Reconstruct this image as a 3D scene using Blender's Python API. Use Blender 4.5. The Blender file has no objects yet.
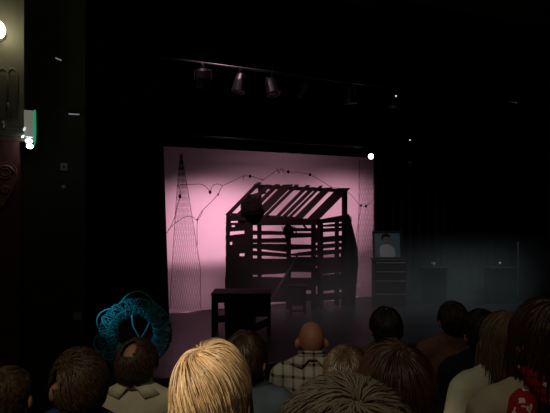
import bpy, bmesh, math, random
from mathutils import Vector, Matrix, noise
rnd = random.Random(7)
scn = bpy.context.scene
COL = scn.collection
F = 476.0; CX = 275.0; HY = 214.0; HC = 2.12
TH = math.radians(23.3); S = math.sin(TH); C = math.cos(TH)
CAM = Vector((0, 0, HC))

# ---------------------------------------------------------------- geometry helpers
def W(u, d, z): return Vector((d*S + u*C, d*C - u*S, z))          # along the seating axis -> world
def ray(px, py):
    k = (px-CX)/F
    return Vector((S + k*C, C - k*S, -(py-HY)/F))
def P(px, py, d): return CAM + ray(px, py)*d
def on_plane(px, py, p0, n):
    r = ray(px, py); return CAM + r*((p0-CAM).dot(n)/r.dot(n))
def on_y(px, py, y): return on_plane(px, py, Vector((0, y, 0)), Vector((0, 1, 0)))
def on_floor(px, py, z=0): return on_plane(px, py, Vector((0, 0, z)), Vector((0, 0, 1)))

class MB:
    def __init__(s):
        s.bm = bmesh.new(); s.cl = None
    def box(s, c, size, rot=None, bev=0.0):
        m = Matrix.Translation(Vector(c)) @ (rot.to_4x4() if rot else Matrix()) @ Matrix.Diagonal((size[0], size[1], size[2], 1))
        r = bmesh.ops.create_cube(s.bm, size=1.0, matrix=m)
        if bev > 0:
            es = list({e for v in r['verts'] for e in v.link_edges})
            bmesh.ops.bevel(s.bm, geom=es, offset=bev, segments=2, affect='EDGES', profile=.5)
        return s
    def prism(s, pts, vec):
        a = [s.bm.verts.new(p) for p in pts]; b = [s.bm.verts.new(Vector(p)+vec) for p in pts]
        n = len(a); s.bm.faces.new(a); s.bm.faces.new(b[::-1])
        for i in range(n): s.bm.faces.new((a[i], b[i], b[(i+1) % n], a[(i+1) % n]))
        return s
    def tube(s, pts, r, n=6, cap=True, tint=None):
        pts = [Vector(p) for p in pts]
        rs = r if isinstance(r, (list, tuple)) else [r]*len(pts)
        rings = []; ref = None
        for i, p in enumerate(pts):
            t = (pts[min(i+1, len(pts)-1)] - pts[max(i-1, 0)])
            if t.length < 1e-9: t = Vector((0, 0, 1))
            t.normalize()
            if ref is None:
                ref = t.orthogonal().normalized()
            else:
                ref = ref - t*ref.dot(t)
                ref = ref.normalized() if ref.length > 1e-6 else t.orthogonal().normalized()
            b = t.cross(ref)
            rings.append([s.bm.verts.new(p + (ref*math.cos(2*math.pi*k/n) + b*math.sin(2*math.pi*k/n))*rs[i]) for k in range(n)])
        fs = []
        for i in range(len(rings)-1):
            for k in range(n):
                fs.append(s.bm.faces.new((rings[i][k], rings[i][(k+1) % n], rings[i+1][(k+1) % n], rings[i+1][k])))
        if cap:
            fs.append(s.bm.faces.new(rings[0][::-1])); fs.append(s.bm.faces.new(rings[-1]))
        if tint is not None:
            if s.cl is None: s.cl = s.bm.loops.layers.float_color.new('tint')
            for f in fs:
                for l in f.loops: l[s.cl] = (tint, tint, tint, 1)
        return s
    def ell(s, c, r, rot=None, seg=16, rings=10):
        m = Matrix.Translation(Vector(c)) @ (rot.to_4x4() if rot else Matrix()) @ Matrix.Diagonal((r[0], r[1], r[2], 1))
        bmesh.ops.create_uvsphere(s.bm, u_segments=seg, v_segments=rings, radius=1, matrix=m)
        return s
    def cap(s, p0, p1, r0, r1, n=12):
        p0 = Vector(p0); p1 = Vector(p1); ax = (p1-p0); L = ax.length; ax.normalize()
        pts = []; rs = []
        for k in range(5):
            a = math.pi/2*k/4; pts.append(p0 - ax*r0*math.cos(a)); rs.append(max(r0*math.sin(a), .0008))
        for k in range(5):
            a = math.pi/2*k/4; pts.append(p1 + ax*r1*math.sin(a)); rs.append(max(r1*math.cos(a), .0008))
        return s.tube(pts, rs, n)
    def lathe(s, c, prof, n=24, rot=None):
        m = Matrix.Translation(Vector(c)) @ (rot.to_4x4() if rot else Matrix())
        rings = [[s.bm.verts.new(m @ Vector((r*math.cos(2*math.pi*k/n), r*math.sin(2*math.pi*k/n), z))) for k in range(n)] for r, z in prof]
        for i in range(len(rings)-1):
            for k in range(n):
                s.bm.faces.new((rings[i][k], rings[i][(k+1) % n], rings[i+1][(k+1) % n], rings[i+1][k]))
        s.bm.faces.new(rings[0][::-1]); s.bm.faces.new(rings[-1])
        return s
    def grid(s, f, nu, nv):
        vs = [[s.bm.verts.new(f(i/nu, j/nv)) for j in range(nv+1)] for i in range(nu+1)]
        for i in range(nu):
            for j in range(nv):
                s.bm.faces.new((vs[i][j], vs[i+1][j], vs[i+1][j+1], vs[i][j+1]))
        return s
    def build(s, name, m, parent=None, smooth=False, world=True):
        if parent is not None and world:
            off = Vector((0, 0, 0)); q = parent
            while q is not None: off += q.location; q = q.parent
            bmesh.ops.translate(s.bm, verts=s.bm.verts[:], vec=-off)
        bmesh.ops.recalc_face_normals(s.bm, faces=s.bm.faces[:])
        me = bpy.data.meshes.new(name); s.bm.to_mesh(me); s.bm.free()
        if smooth:
            for p in me.polygons: p.use_smooth = True
        me.materials.append(m)
        o = bpy.data.objects.new(name, me); COL.objects.link(o)
        if parent is not None: o.parent = parent
        return o
    def remesh(s, vox, it=4, disp=None):
        me = bpy.data.meshes.new('tmp'); s.bm.to_mesh(me); s.bm.free()
        o = bpy.data.objects.new('tmp', me); COL.objects.link(o)
        r = o.modifiers.new('r', 'REMESH'); r.mode = 'VOXEL'; r.voxel_size = vox
        q = o.modifiers.new('s', 'SMOOTH'); q.iterations = it; q.factor = .5
        dg = bpy.context.evaluated_depsgraph_get(); dg.update()
        ev = o.evaluated_get(dg)
        s.bm = bmesh.new(); s.bm.from_mesh(ev.to_mesh()); ev.to_mesh_clear()
        bpy.data.objects.remove(o); bpy.data.meshes.remove(me); s.cl = None
        return s
    def origin_build(s, name, m, loc, smooth=False):
        """top-level single mesh: its origin at loc"""
        loc = Vector(loc)
        bmesh.ops.translate(s.bm, verts=s.bm.verts[:], vec=-loc)
        o = s.build(name, m, None, smooth); o.location = loc
        return o

def tag(o, label, cat, group=None, kind=None):
    o['label'] = label; o['category'] = cat
    if group: o['group'] = group
    if kind: o['kind'] = kind
    return o
def thing(name, label, cat, loc, group=None):
    o = bpy.data.objects.new(name, None); COL.objects.link(o); o.location = Vector(loc); o.empty_display_size = .1
    return tag(o, label, cat, group)
def struct(o):
    o['kind'] = 'structure'; return o

# ---------------------------------------------------------------- materials
def mat(name, col, rough=.8, spec=.3, var=.25, scale=12, metal=0.0, stretch=(1, 1, 1), emit=None, estr=0, attr=None, bump=0):
    m = bpy.data.materials.new(name); m.use_nodes = True; nt = m.node_tree; b = nt.nodes['Principled BSDF']
    b.inputs['Roughness'].default_value = rough; b.inputs['Specular IOR Level'].default_value = spec
    b.inputs['Metallic'].default_value = metal
    tc = nt.nodes.new('ShaderNodeTexCoord'); mp = nt.nodes.new('ShaderNodeMapping'); mp.inputs['Scale'].default_value = stretch
    nz = nt.nodes.new('ShaderNodeTexNoise'); nz.inputs['Scale'].default_value = scale; nz.inputs['Detail'].default_value = 4
    nt.links.new(tc.outputs['Object'], mp.inputs['Vector']); nt.links.new(mp.outputs['Vector'], nz.inputs['Vector'])
    mx = nt.nodes.new('ShaderNodeMix'); mx.data_type = 'RGBA'
    lo = [c*(1-var) for c in col[:3]]+[1]; hi = [min(1, c*(1+var)) for c in col[:3]]+[1]
    mx.inputs[6].default_value = lo; mx.inputs[7].default_value = hi
    if attr:
        at = nt.nodes.new('ShaderNodeAttribute'); at.attribute_name = 'tint'
        ma = nt.nodes.new('ShaderNodeMath'); ma.operation = 'MULTIPLY_ADD'; ma.inputs[1].default_value = .35; 
        nt.links.new(nz.outputs['Fac'], ma.inputs[0]); 
        sc = nt.nodes.new('ShaderNodeMath'); sc.operation = 'MULTIPLY_ADD'; sc.inputs[1].default_value = 1.0; sc.inputs[2].default_value = -.17
        nt.links.new(at.outputs['Fac'], sc.inputs[0]); nt.links.new(sc.outputs[0], ma.inputs[2])
        nt.links.new(ma.outputs[0], mx.inputs[0])
        mx.inputs[6].default_value = list(attr[0])+[1]; mx.inputs[7].default_value = list(attr[1])+[1]
    else:
        nt.links.new(nz.outputs['Fac'], mx.inputs[0])
    nt.links.new(mx.outputs[2], b.inputs['Base Color'])
    if emit:
        b.inputs['Emission Color'].default_value = list(emit)+[1]; b.inputs['Emission Strength'].default_value = estr
    if bump:
        bp = nt.nodes.new('ShaderNodeBump'); bp.inputs['Strength'].default_value = bump; bp.inputs['Distance'].default_value = .01
        nt.links.new(nz.outputs['Fac'], bp.inputs['Height']); nt.links.new(bp.outputs['Normal'], b.inputs['Normal'])
    return m

M = {}
M['black_cloth'] = mat('black_cloth', (.022, .022, .016), .95, .1, .3, 6)
M['blackout'] = mat('blackout_cloth', (.004, .004, .004), .95, .05, .3, 6)
M['wall'] = mat('dark_wall', (.040, .041, .026), .9, .15, .3, 3)
M['ceiling'] = mat('dark_ceiling', (.02, .02, .018), .95, .1, .2, 2)
M['stage'] = mat('stage_floor', (.034, .033, .036), .42, .4, .35, 3, stretch=(1, 6, 1))
M['carpet'] = mat('carpet', (.02, .012, .012), 1, .05, .3, 30)
M['plaster'] = mat('olive_plaster', (.125, .12, .085), .8, .2, .12, 5)
M['darkplaster'] = mat('dark_olive_panel', (.07, .065, .045), .7, .2, .2, 6)
M['redwood'] = mat('red_brown_paint', (.11, .035, .025), .6, .3, .3, 6)
M['gold'] = mat('carved_brown', (.27, .13, .06), .5, .4, .3, 8)
M['wood'] = mat('dark_weathered_wood', (.055, .036, .036), .85, .2, .4, 10, stretch=(1, 1, 6), bump=.4)
M['wood2'] = mat('black_stained_wood', (.020, .014, .013), .8, .2, .4, 10, bump=.3)
M['tarp'] = mat('dark_coat_cloth', (.028, .024, .030), .95, .1, .3, 9)
M['rope'] = mat('dark_rope', (.02, .014, .014), .9, .1, .3, 40)
M['palerope'] = mat('pale_rope', (.22, .18, .17), .9, .1, .3, 40)
M['net'] = mat('net_twine', (.05, .025, .03), .95, .05, .3, 40)
M['teal'] = mat('teal_cord', (.05, .36, .40), .6, .3, .3, 30, attr=((.02, .20, .24), (.10, .62, .66)))
M['metal'] = mat('black_metal', (.03, .03, .032), .35, .5, .2, 20, metal=.6)
M['chrome'] = mat('grey_metal', (.5, .5, .52), .3, .5, .1, 20, metal=.9)
M['glowgrey'] = mat('grey_panel_added_glow', (.30, .30, .26), .6, .3, .1, 10, emit=(.5, .5, .4), estr=.22)  # faint emission added so the sign housing reads lighter grey
M['grey'] = mat('grey_panel', (.30, .30, .26), .6, .3, .1, 10)
M['paper'] = mat('pale_paper', (.55, .54, .48), .8, .2, .1, 10)
M['seatred'] = mat('seat_velvet', (.075, .012, .014), .9, .2, .3, 25)
M['seatwood'] = mat('seat_black', (.015, .013, .012), .5, .3, .3, 20)
M['frame'] = mat('picture_frame', (.03, .022, .02), .5, .3, .3, 14)
M['canvas'] = mat('grey_blue_paint', (.20, .25, .29), .8, .2, .25, 4)
M['p_shirt'] = mat('painted_white_shirt', (.62, .62, .60), .8, .2, .08, 5)
M['p_skin'] = mat('painted_skin', (.28, .22, .19), .8, .2, .1, 8)
M['p_hair'] = mat('painted_dark_hair', (.02, .016, .015), .8, .2, .1, 8)
M['skin'] = mat('skin', (.48, .25, .16), .55, .3, .1, 20)
M['skin2'] = mat('ruddy_skin', (.42, .19, .12), .5, .35, .12, 20)
M['trouser'] = mat('dark_trousers', (.018, .018, .024), .9, .1, .2, 30)
M['shoe'] = mat('black_shoe', (.01, .01, .01), .4, .4, .2, 30)
M['lampglow'] = mat('warm_lamp_glass', (.9, .88, .7), .4, .3, 0, 5, emit=(1, .93, .66), estr=14)
M['coolglow'] = mat('cool_lamp_glass', (.9, .95, 1), .4, .3, 0, 5, emit=(.80, .90, 1), estr=9)
M['greenglow'] = mat('green_sign_face', (.02, .35, .18), .4, .3, 0, 5, emit=(.02, .55, .28), estr=.42)
M['spotglow'] = mat('stage_lamp_glass', (1, 1, .95), .4, .3, 0, 5, emit=(1, .98, .92), estr=20)
M['led'] = mat('indicator_light', (.8, .85, .9), .4, .3, 0, 5, emit=(.8, .9, 1), estr=.8)
M['faintglow'] = mat('faint_glow', (.5, .5, .5), .4, .3, 0, 5, emit=(.9, .95, 1), estr=.16)

# backdrop cloth: thin translucent fabric lit from behind
m = bpy.data.materials.new('backdrop_cloth'); m.use_nodes = True; nt = m.node_tree
for n_ in list(nt.nodes): nt.nodes.remove(n_)
out = nt.nodes.new('ShaderNodeOutputMaterial'); mixs = nt.nodes.new('ShaderNodeMixShader'); mixs.inputs[0].default_value = .78
df = nt.nodes.new('ShaderNodeBsdfDiffuse'); tr = nt.nodes.new('ShaderNodeBsdfTranslucent')
tc = nt.nodes.new('ShaderNodeTexCoord'); nz = nt.nodes.new('ShaderNodeTexNoise'); nz.inputs['Scale'].default_value = 1.3; nz.inputs['Detail'].default_value = 3
mx = nt.nodes.new('ShaderNodeMix'); mx.data_type = 'RGBA'; mx.inputs[6].default_value = (.70, .68, .69, 1); mx.inputs[7].default_value = (.82, .80, .81, 1)
nt.links.new(tc.outputs['Object'], nz.inputs['Vector']); nt.links.new(nz.outputs['Fac'], mx.inputs[0])
nt.links.new(mx.outputs[2], df.inputs['Color']); nt.links.new(mx.outputs[2], tr.inputs['Color'])
nt.links.new(df.outputs[0], mixs.inputs[1]); nt.links.new(tr.outputs[0], mixs.inputs[2]); nt.links.new(mixs.outputs[0], out.inputs['Surface'])
M['drop'] = m

# plaid shirt
m = mat('plaid_shirt', (.46, .42, .36), .9, .1, .1, 30); nt = m.node_tree; b = nt.nodes['Principled BSDF']
tc = nt.nodes.new('ShaderNodeTexCoord'); sp = nt.nodes.new('ShaderNodeSeparateXYZ'); nt.links.new(tc.outputs['Object'], sp.inputs[0])
def stripes(sock, freq, width):
    a = nt.nodes.new('ShaderNodeMath'); a.operation = 'MULTIPLY'; a.inputs[1].default_value = freq; nt.links.new(sock, a.inputs[0])
    f = nt.nodes.new('ShaderNodeMath'); f.operation = 'FRACT'; nt.links.new(a.outputs[0], f.inputs[0])
    g = nt.nodes.new('ShaderNodeMath'); g.operation = 'LESS_THAN'; g.inputs[1].default_value = width; nt.links.new(f.outputs[0], g.inputs[0])
    return g.outputs[0]
mxm = nt.nodes.new('ShaderNodeMath'); mxm.operation = 'ADD'
nt.links.new(stripes(sp.outputs['X'], 17, .24), mxm.inputs[0]); nt.links.new(stripes(sp.outputs['Z'], 15, .24), mxm.inputs[1])
hm = nt.nodes.new('ShaderNodeMath'); hm.operation = 'MULTIPLY'; hm.inputs[1].default_value = .5; nt.links.new(mxm.outputs[0], hm.inputs[0])
mx = nt.nodes.new('ShaderNodeMix'); mx.data_type = 'RGBA'; mx.inputs[6].default_value = (.50, .46, .40, 1); mx.inputs[7].default_value = (.035, .025, .03, 1)
nt.links.new(hm.outputs[0], mx.inputs[0]); nt.links.new(mx.outputs[2], b.inputs['Base Color'])
M['plaid'] = m
# red scarf with white flecks
m = mat('red_scarf', (.35, .02, .03), .8, .2, .2, 30); nt = m.node_tree; b = nt.nodes['Principled BSDF']
tc = nt.nodes.new('ShaderNodeTexCoord'); vz = nt.nodes.new('ShaderNodeTexNoise'); vz.inputs['Scale'].default_value = 34; nt.links.new(tc.outputs['Object'], vz.inputs['Vector'])
lt = nt.nodes.new('ShaderNodeMath'); lt.operation = 'GREATER_THAN'; lt.inputs[1].default_value = .62; nt.links.new(vz.outputs['Fac'], lt.inputs[0])
mx = nt.nodes.new('ShaderNodeMix'); mx.data_type = 'RGBA'; mx.inputs[6].default_value = (.36, .012, .02, 1); mx.inputs[7].default_value = (.7, .62, .58, 1)
nt.links.new(lt.outputs[0], mx.inputs[0]); nt.links.new(mx.outputs[2], b.inputs['Base Color'])
M['scarf'] = m
def cloth(name, col): 
    M[name] = mat(name, col, .92, .1, .15, 25); return M[name]
def hairmat(name, lo, hi, rough=.42, spec=.5):
    M[name] = mat(name, hi, rough, spec, .2, 60, attr=(lo, hi)); return M[name]

# ---------------------------------------------------------------- the room
struct(MB().box((5, 10.6, -.5), (18, 8.8, 1.0)).build('floor', M['stage']))                     # stage
mb = MB()                                                                                       # raked house floor
def ramp(d): return .58 - .16*(d-.72)
q = [W(-4.2, -3, ramp(-3)), W(8.5, -3, ramp(-3)), W(8.5, 9.2, ramp(9.2)), W(-4.2, 9.2, ramp(9.2))]
q = [Vector((-4, -3, ramp(-3*C))), Vector((14, -3, ramp(-3*C))), Vector((14, 6.19, -.30)), Vector((-4, 6.19, -.30))]
for v in q: v.z = ramp(v.x*S + v.y*C)
struct(MB().prism(q, Vector((0, 0, -.3))).build('floor', M['carpet']))
struct(MB().box((5, 5.9, 7.6), (18.4, 18.4, .2)).build('ceiling', M['ceiling']))
struct(MB().box((-4.1, 5.9, 3.2), (.2, 18.4, 8.8)).build('wall_left', M['wall']))
struct(MB().box((14.1, 5.9, 3.2), (.2, 18.4, 8.8)).build('wall_right', M['wall']))
struct(MB().box((5, 15.1, 3.2), (18.4, .2, 8.8)).build('wall_back', M['black_cloth']))
struct(MB().box((5, -3.1, 3.2), (18.4, .2, 8.8)).build('wall_rear', M['wall']))
xl = on_y(85, 200, 6.8).x
struct(MB().box(((-4+xl)/2, 6.9, 3.75), (xl+4, .2, 7.5)).build('wall_proscenium', M['wall']))
struct(MB().box((11.9, 6.9, 3.75), (4.2, .2, 7.5)).build('wall_proscenium_right', M['wall']))
struct(MB().box(((xl+9.8)/2, 6.9, 6.75), (9.8-xl, .2, 1.5)).build('wall_proscenium_top', M['wall']))

# ---------------------------------------------------------------- backdrop and black masking
YD = 10.17
def curtain(name, label, x0, x1, y, z0, z1, folds, amp, m, lean=0.0, nv=6):
    nu = folds*8
    def f(s, t):
        x = x0 + (x1-x0)*s; z = z0+(z1-z0)*t
        if x1 > x0 and lean: x -= lean*s*(z-1.0)/2.5
        return Vector((x, y + amp*math.sin(2*math.pi*folds*s) + .3*amp*math.sin(5.1*folds*s+2*t), z))
    mb = MB().grid(f, nu, nv)
    o = mb.origin_build(name, m, ((x0+x1)/2, y, z0), True)
    sd = o.modifiers.new('thickness', 'SOLIDIFY'); sd.thickness = .006
    return tag(o, label, 'curtain')
mb = MB().grid(lambda s, t: Vector((.6+7.9*s, YD + .006*math.sin(9*s*math.pi), .020+4.6*t)), 60, 8)
tag(mb.origin_build('stage_backdrop', M['drop'], (4.5, YD, .028), True), 'large plain backdrop cloth glowing pink from behind at the rear of the stage', 'backdrop')
xL = on_y(167.5, 300, 9.95).x; xR = on_y(373.5, 230, 9.95).x; zT = on_y(268, 151.5, 10.0).z
curtain('leg_curtain', 'tall black side curtain hanging left of the pink backdrop', -1.6, xL, 9.95, .01, 7.2, 14, .05, M['black_cloth'], lean=.085)
curtain('leg_curtain', 'tall black side curtain hanging right of the pink backdrop, behind the portrait', xR+.03, 13.2, 9.95, .01, 7.2, 22, .05, M['blackout'])
curtain('border_curtain', 'long black border curtain along the top of the pink backdrop', -.5, 12.5, 10.08, zT, 7.3, 40, .016, M['blackout'])
# unseen board added behind the backdrop to shade its lower band
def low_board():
    t = thing('added_shade_flat', 'unseen black flat added behind the pink backdrop to shade the darker band low on it', 'flat', (4.5, 11.2, 0))
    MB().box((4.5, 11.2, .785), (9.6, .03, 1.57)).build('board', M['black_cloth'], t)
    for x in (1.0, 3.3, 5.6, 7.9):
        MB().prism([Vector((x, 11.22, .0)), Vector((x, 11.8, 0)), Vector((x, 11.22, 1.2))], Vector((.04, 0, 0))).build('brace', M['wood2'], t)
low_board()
curtain('border_curtain', 'unseen black curtain added behind the pink backdrop to shade its top', -.5, 9.6, 12.0, 2.90, 7.2, 30, .03, M['black_cloth'])  # cloth added out of view, cuts the back lamps near the top

# ---------------------------------------------------------------- shack
A = W((227-CX)/F*10.30, 10.30, 0); B = W((317-CX)/F*10.50, 10.50, 0); Cc = W((349-CX)/F*11.15, 11.15, 0)
D = A + (Cc-B)*.93
up = Vector((0, 0, 1))
nF = (B-A).cross(up).normalized()
if nF.dot(CAM-A) < 0: nF = -nF
nR = (Cc-B).cross(up).normalized()
if nR.dot(CAM-B) < 0: nR = -nR
e1 = on_plane(227, 217, A, nF); e2 = on_plane(317, 219.5, A, nF)
nBk = (Cc-D).cross(up).normalized()
r1 = on_plane(258, 185, D, nBk); r2 = on_plane(347, 190, D, nBk)
nRoof = (e2-e1).cross(r1-e1).normalized()
if nRoof.z < 0: nRoof = -nRoof
shack = thing('wooden_shack', 'tumbledown slatted wooden shack silhouetted against the pink backdrop', 'shack', ((A+B+Cc+D)/4)*1.0)
def board(name, quad, p0, n, th=.028, off=0.0, m=None, parent=None, label=None):
    """a plank lying in the plane (p0, n): four outline points seen at quad"""
    pts = [on_plane(x, y, p0 + n*off, n) for x, y in quad]
    o = MB().prism(pts, -n*th).build(name, m or M['wood'], parent or shack)
    if label: o['label'] = label
    return o
def hb(p0, n, x0, x1, yl0, yl1, yr0, yr1, off=0.0, name='wall_plank', th=.028):
    j = lambda: rnd.uniform(-.35, .35)
    board(name, [(x0, yl0+j()), ((x0+x1)/2, (yl0+yr0)/2+j()*.6), (x1, yr0+j()), (x1+rnd.uniform(-.5, .5), yr1+j()), ((x0+x1)/2, (yl1+yr1)/2+j()*.6), (x0+rnd.uniform(-.5, .5), yl1+j())], p0, n, th, off)
def post(p0, n, x0, x1, y0, y1, off=-.03, name='post', th=.06):
    board(name, [(x0, y0), (x1, y0), (x1+.2, y1), (x0-.1, y1)], p0, n, th, off)
YB = 311
# posts
yA = HY + HC*F/10.30; yB = HY + HC*F/10.50; yC = HY + HC*F/11.15
post(A, nF, 226.5, 230, 216, yA-.4)
post(A, nF, 245.0, 253, 214, yA+.2-.6, off=.03)
post(A, nF, 257.2, 259.2, 221, 262, th=.03)
post(A, nF, 286.5, 291, 221, yB-.6)
post(A, nF, 311.5, 315.8, 219, yB-.5)
post(B, nR, 319.2, 323.2, 219, yB-.8)
post(B, nR, 343.6, 347.4, 189, yC-.4)
post(B, nR, 336.5, 339, 219, yC-.2+1)
post(D, nBk, 258, 261.5, 186, 300, th=.05, off=0)
# front wall, left bay (dense): few holes left between its planks
def lb(x0, x1, a, b_, c=None, d_=None): hb(A, nF, x0, x1, a, b_, a if c is None else c, b_ if d_ is None else d_, off=rnd.choice((0, .006)))
lb(225.8, 247, 218.6, 221.6, 218.6, 220.4); lb(226, 231, 221, 223.4); lb(238, 247, 220, 223); lb(225.8, 247, 222.6, 225.4); lb(226.2, 231.8, 225, 227.2); lb(235, 247, 225, 227.2); lb(225.6, 247, 227, 231.8, 227, 230.4)
lb(226, 229.6, 231, 237.6); lb(244.4, 247, 230, 236); lb(225.4, 247, 235.8, 242, 233.4, 241.8); lb(226, 229.8, 241.6, 245.6); lb(232.4, 247, 241.6, 245.6)
lb(225.6, 247, 245.2, 254, 245.2, 253.2); lb(226, 239.6, 253, 257); lb(244.8, 247, 253, 257); lb(225.4, 247, 256.4, 266); lb(225.8, 247, 265.8, 278); lb(225, 247, 277.8, 290); lb(224.8, 247, 289.6, 303); lb(224.6, 247, 302, 310.6)
# front wall, middle bay
for (a, b_, c, d_) in [(230.3, 234.8, 231.6, 235.3), (238.4, 243.2, 238.0, 243.0), (243.5, 248.0, 243.6, 252.2), (250.2, 255.2, 253.6, 257.2), (258.3, 266.4, 259.0, 266.2), (266.0, 275.0, 266.0, 273.6), (276.6, 286, 277.4, 286.4), (285.7, 294.4, 286, 294), (293.9, 302, 293.8, 302)]:
    hb(A, nF, 249.5, 288.5, a, b_, c, d_, off=rnd.choice((.0, .006)))
# front wall, right bay
for (a, b_, c, d_) in [(228.0, 231.4, 228.0, 231.3), (232.8, 238.0, 233.2, 237.5), (244.2, 250, 244.6, 248.8), (254.2, 256, 250.2, 255.4), (257.0, 264.2, 256.8, 264.2), (264.0, 271.8, 264.0, 272.2), (277.8, 285.4, 277.9, 286), (285.2, 290.2, 285.8, 290.3), (293.6, 301.0, 293.8, 301.0)]:
    hb(A, nF, 288.2, 314, a, b_, c, d_, off=rnd.choice((.0, .006)))
for y0_, y1_ in [(219, 225), (228, 242.8), (245.2, 248.6), (250, 255.2), (257, 266.2), (267.8, 286), (294, 309)]:
    board('spacer_block', [(315, y0_), (320, y0_), (320, y1_), (315, y1_)], A, nF, .03, -.02)
board('brace', [(299.5, 222), (302, 222), (308, 228.6), (305.5, 228.6)], A, nF, .025, .01)
# right wall
for (a, b_, c, d_) in [(219.5, 223.6, 214.0, 221.5), (225.4, 227.2, 222.5, 226.4), (228.6, 232.6, 227.0, 230.6), (237.2, 242.8, 234.6, 240.6), (244.6, 248.9, 242.4, 246.2), (250.6, 255.4, 248.6, 252.6), (258.0, 266.0, 256, 263), (265.8, 274.2, 262.8, 272.2), (275.2, 283.4, 273.2, 281.4), (283.0, 291, 281, 289.4), (294.0, 301.0, 291.6, 299)]:
    hb(B, nR, 320.5, 349, a, b_, c, d_, off=rnd.choice((.0, .006)))
# eave beam, ridge beam
board('beam', [(226.2, 214.6), (244, 216.6), (317.5, 219.0), (317.5, 225.2), (250, 225.4), (250, 221.5), (226.0, 220)], A, nF, .07, .04)
board('beam', [(253.8, 184.2), (347.6, 189.2), (347.6, 192.6), (253.8, 188.2)], D, nBk, .07, .03)
# roof planks: lines running from the ridge down to the eave
def roof(s0, s1, yt=None, yb=None):
    sm = (s0+s1)/2
    yt_ = yt or (183.6 + (sm-441)/96*5.2 - rnd.choice((0, .6, 1.4)))
    yb_ = yb or 219.6
    d0 = rnd.uniform(-.7, .7); d1 = rnd.uniform(-.7, .7)
    q_ = [(s0-yt_+d0, yt_), (s1-yt_+d0, yt_+rnd.uniform(-.6, .6)), (s1-yb_+d1, yb_), (s0-yb_+d1, yb_)]
    board('roof_plank', q_, e1, nRoof, .03, .012)
roof(439.6, 444.4, None, 214.2)
for s0, s1 in [(450.2, 455.6), (459, 464), (467, 477.6), (479, 482.8), (491.6, 495.8), (498.0, 502.4), (504.6, 508.2), (512.0, 520.8), (525.6, 538.0)]:
    roof(s0, s1)
board('roof_plank', [(243, 201), (262, 203), (262, 206), (241, 204)], e1, nRoof, .02, -.03)
board('roof_plank', [(231.5, 213), (300, 217), (300, 219.6), (230, 217)], e1, nRoof, .02, -.03)
board('roof_plank', [(246, 195.6), (266, 190.6), (266, 193), (246, 198)], e1, nRoof, .02, -.03)

# dark round basket on the roof, its rope end hanging down the post
cb = on_plane(251.5, 207, e1 + nRoof*.14, nRoof)
bk = thing('wicker_basket', 'dark round wicker basket lying on the left of the shack roof', 'basket', cb)
R_ = .225
zr = nRoof.to_track_quat('Z', 'Y').to_matrix()
MB().lathe(cb, [(.12, -.11), (.17, -.10), (R_, -.03), (R_*1.02, .02), (R_*.93, .08), (.15, .115), (.06, .13)], 28, zr).build('bowl', M['rope'], bk, True)
mb = MB()
for k in range(9):
    a = k/9*math.pi*2
    mb.tube([cb + zr @ Vector((math.cos(a)*r, math.sin(a)*r, z)) for r, z in [(.13, -.105), (.19, -.085), (.232, -.02), (.235, .03), (.212, .085), (.15, .122), (.05, .137)]], .008, 5)
for z, r in ((-.02, .234), (.05, .228), (.105, .18)):
    mb.tube([cb + zr @ Vector((math.cos(a)*r, math.sin(a)*r, z)) for a in [i/24*2*math.pi for i in range(25)]], .008, 5)
mb.build('ribs', M['tarp'], bk, True)

# coil of rope hung on the front wall
cc = on_plane(288.5, 232, A + nF*.06, nF)
uF = (B-A).normalized()
mb = MB()
for k in range(6):
    r = .10 + .025*rnd.random(); ph = rnd.random()*6
    mb.tube([cc + uF*(r*math.cos(a)*.8 + .012*math.sin(3*a+ph)) + up*(r*1.25*math.sin(a) + .015*math.sin(2*a+ph)) + nF*(.016*k-.02+.01*math.sin(2*a)) for a in [i/22*2*math.pi for i in range(23)]], .016, 6)
mb.tube([cc + uF*.07 + up*.12 + nF*.03, cc+uF*.14+up*.10+nF*.03, cc+uF*.17-up*.02+nF*.02, cc+uF*.15-up*.09+nF*.02], .012, 6)
mb.tube([cc - uF*.07 + up*.09 + nF*.03, cc-uF*.15+up*.12+nF*.02, cc-uF*.12+up*.03+nF*.02], .012, 6)
tag(mb.origin_build('rope_coil', M['rope'], cc - up*.13, True), 'dark tangled rope coil hanging on the front slats of the shack', 'rope')
# pale rope loops at the shack's right edge
c0 = [on_plane(x, y, Cc + nR*.05, nR) for x, y in [(350.6, 216), (351.5, 221), (349.8, 226), (352, 230), (350.3, 235), (351.6, 240)]]
tag(MB().tube(c0, .011, 6).origin_build('hanging_rope', M['palerope'], c0[-1], True), "pale thin rope dangling at the shack's right rear corner", 'rope')
# dark coat over the right rear corner
outline_l = [(344, 215), (342, 228), (341, 245), (340.5, 262), (341.5, 285), (341.5, 305.5)]
outline_r = [(348.4, 215), (351.5, 228), (355.4, 245), (357, 261), (354.0, 285), (353, 305.0)]
def coat(s, t):
    k = t*5; i = min(4, int(k)); f = k-i
    l = Vector(outline_l[i]).lerp(Vector(outline_l[i+1]), f); r = Vector(outline_r[i]).lerp(Vector(outline_r[i+1]), f)
    a = s*2*math.pi
    x = (l.x+r.x)/2 - (r.x-l.x)/2*math.cos(a); y = l.y
    p = on_plane(x, y, Cc - nR*.0, nR)
    return p + nR*(.03 + (.03+.07*t)*math.sin(a) + .02*math.sin(7*a+3*t)*min(1, 2*t))
mb = MB().grid(coat, 40, 16)
bmesh.ops.remove_doubles(mb.bm, verts=mb.bm.verts[:], dist=.001)
co_ = on_plane(348, 305.5, Cc, nR)
coat_o = tag(mb.origin_build('hanging_coat', M['tarp'], co_, True), "long dark coat hung over the shack's right rear post", 'coat')
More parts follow.
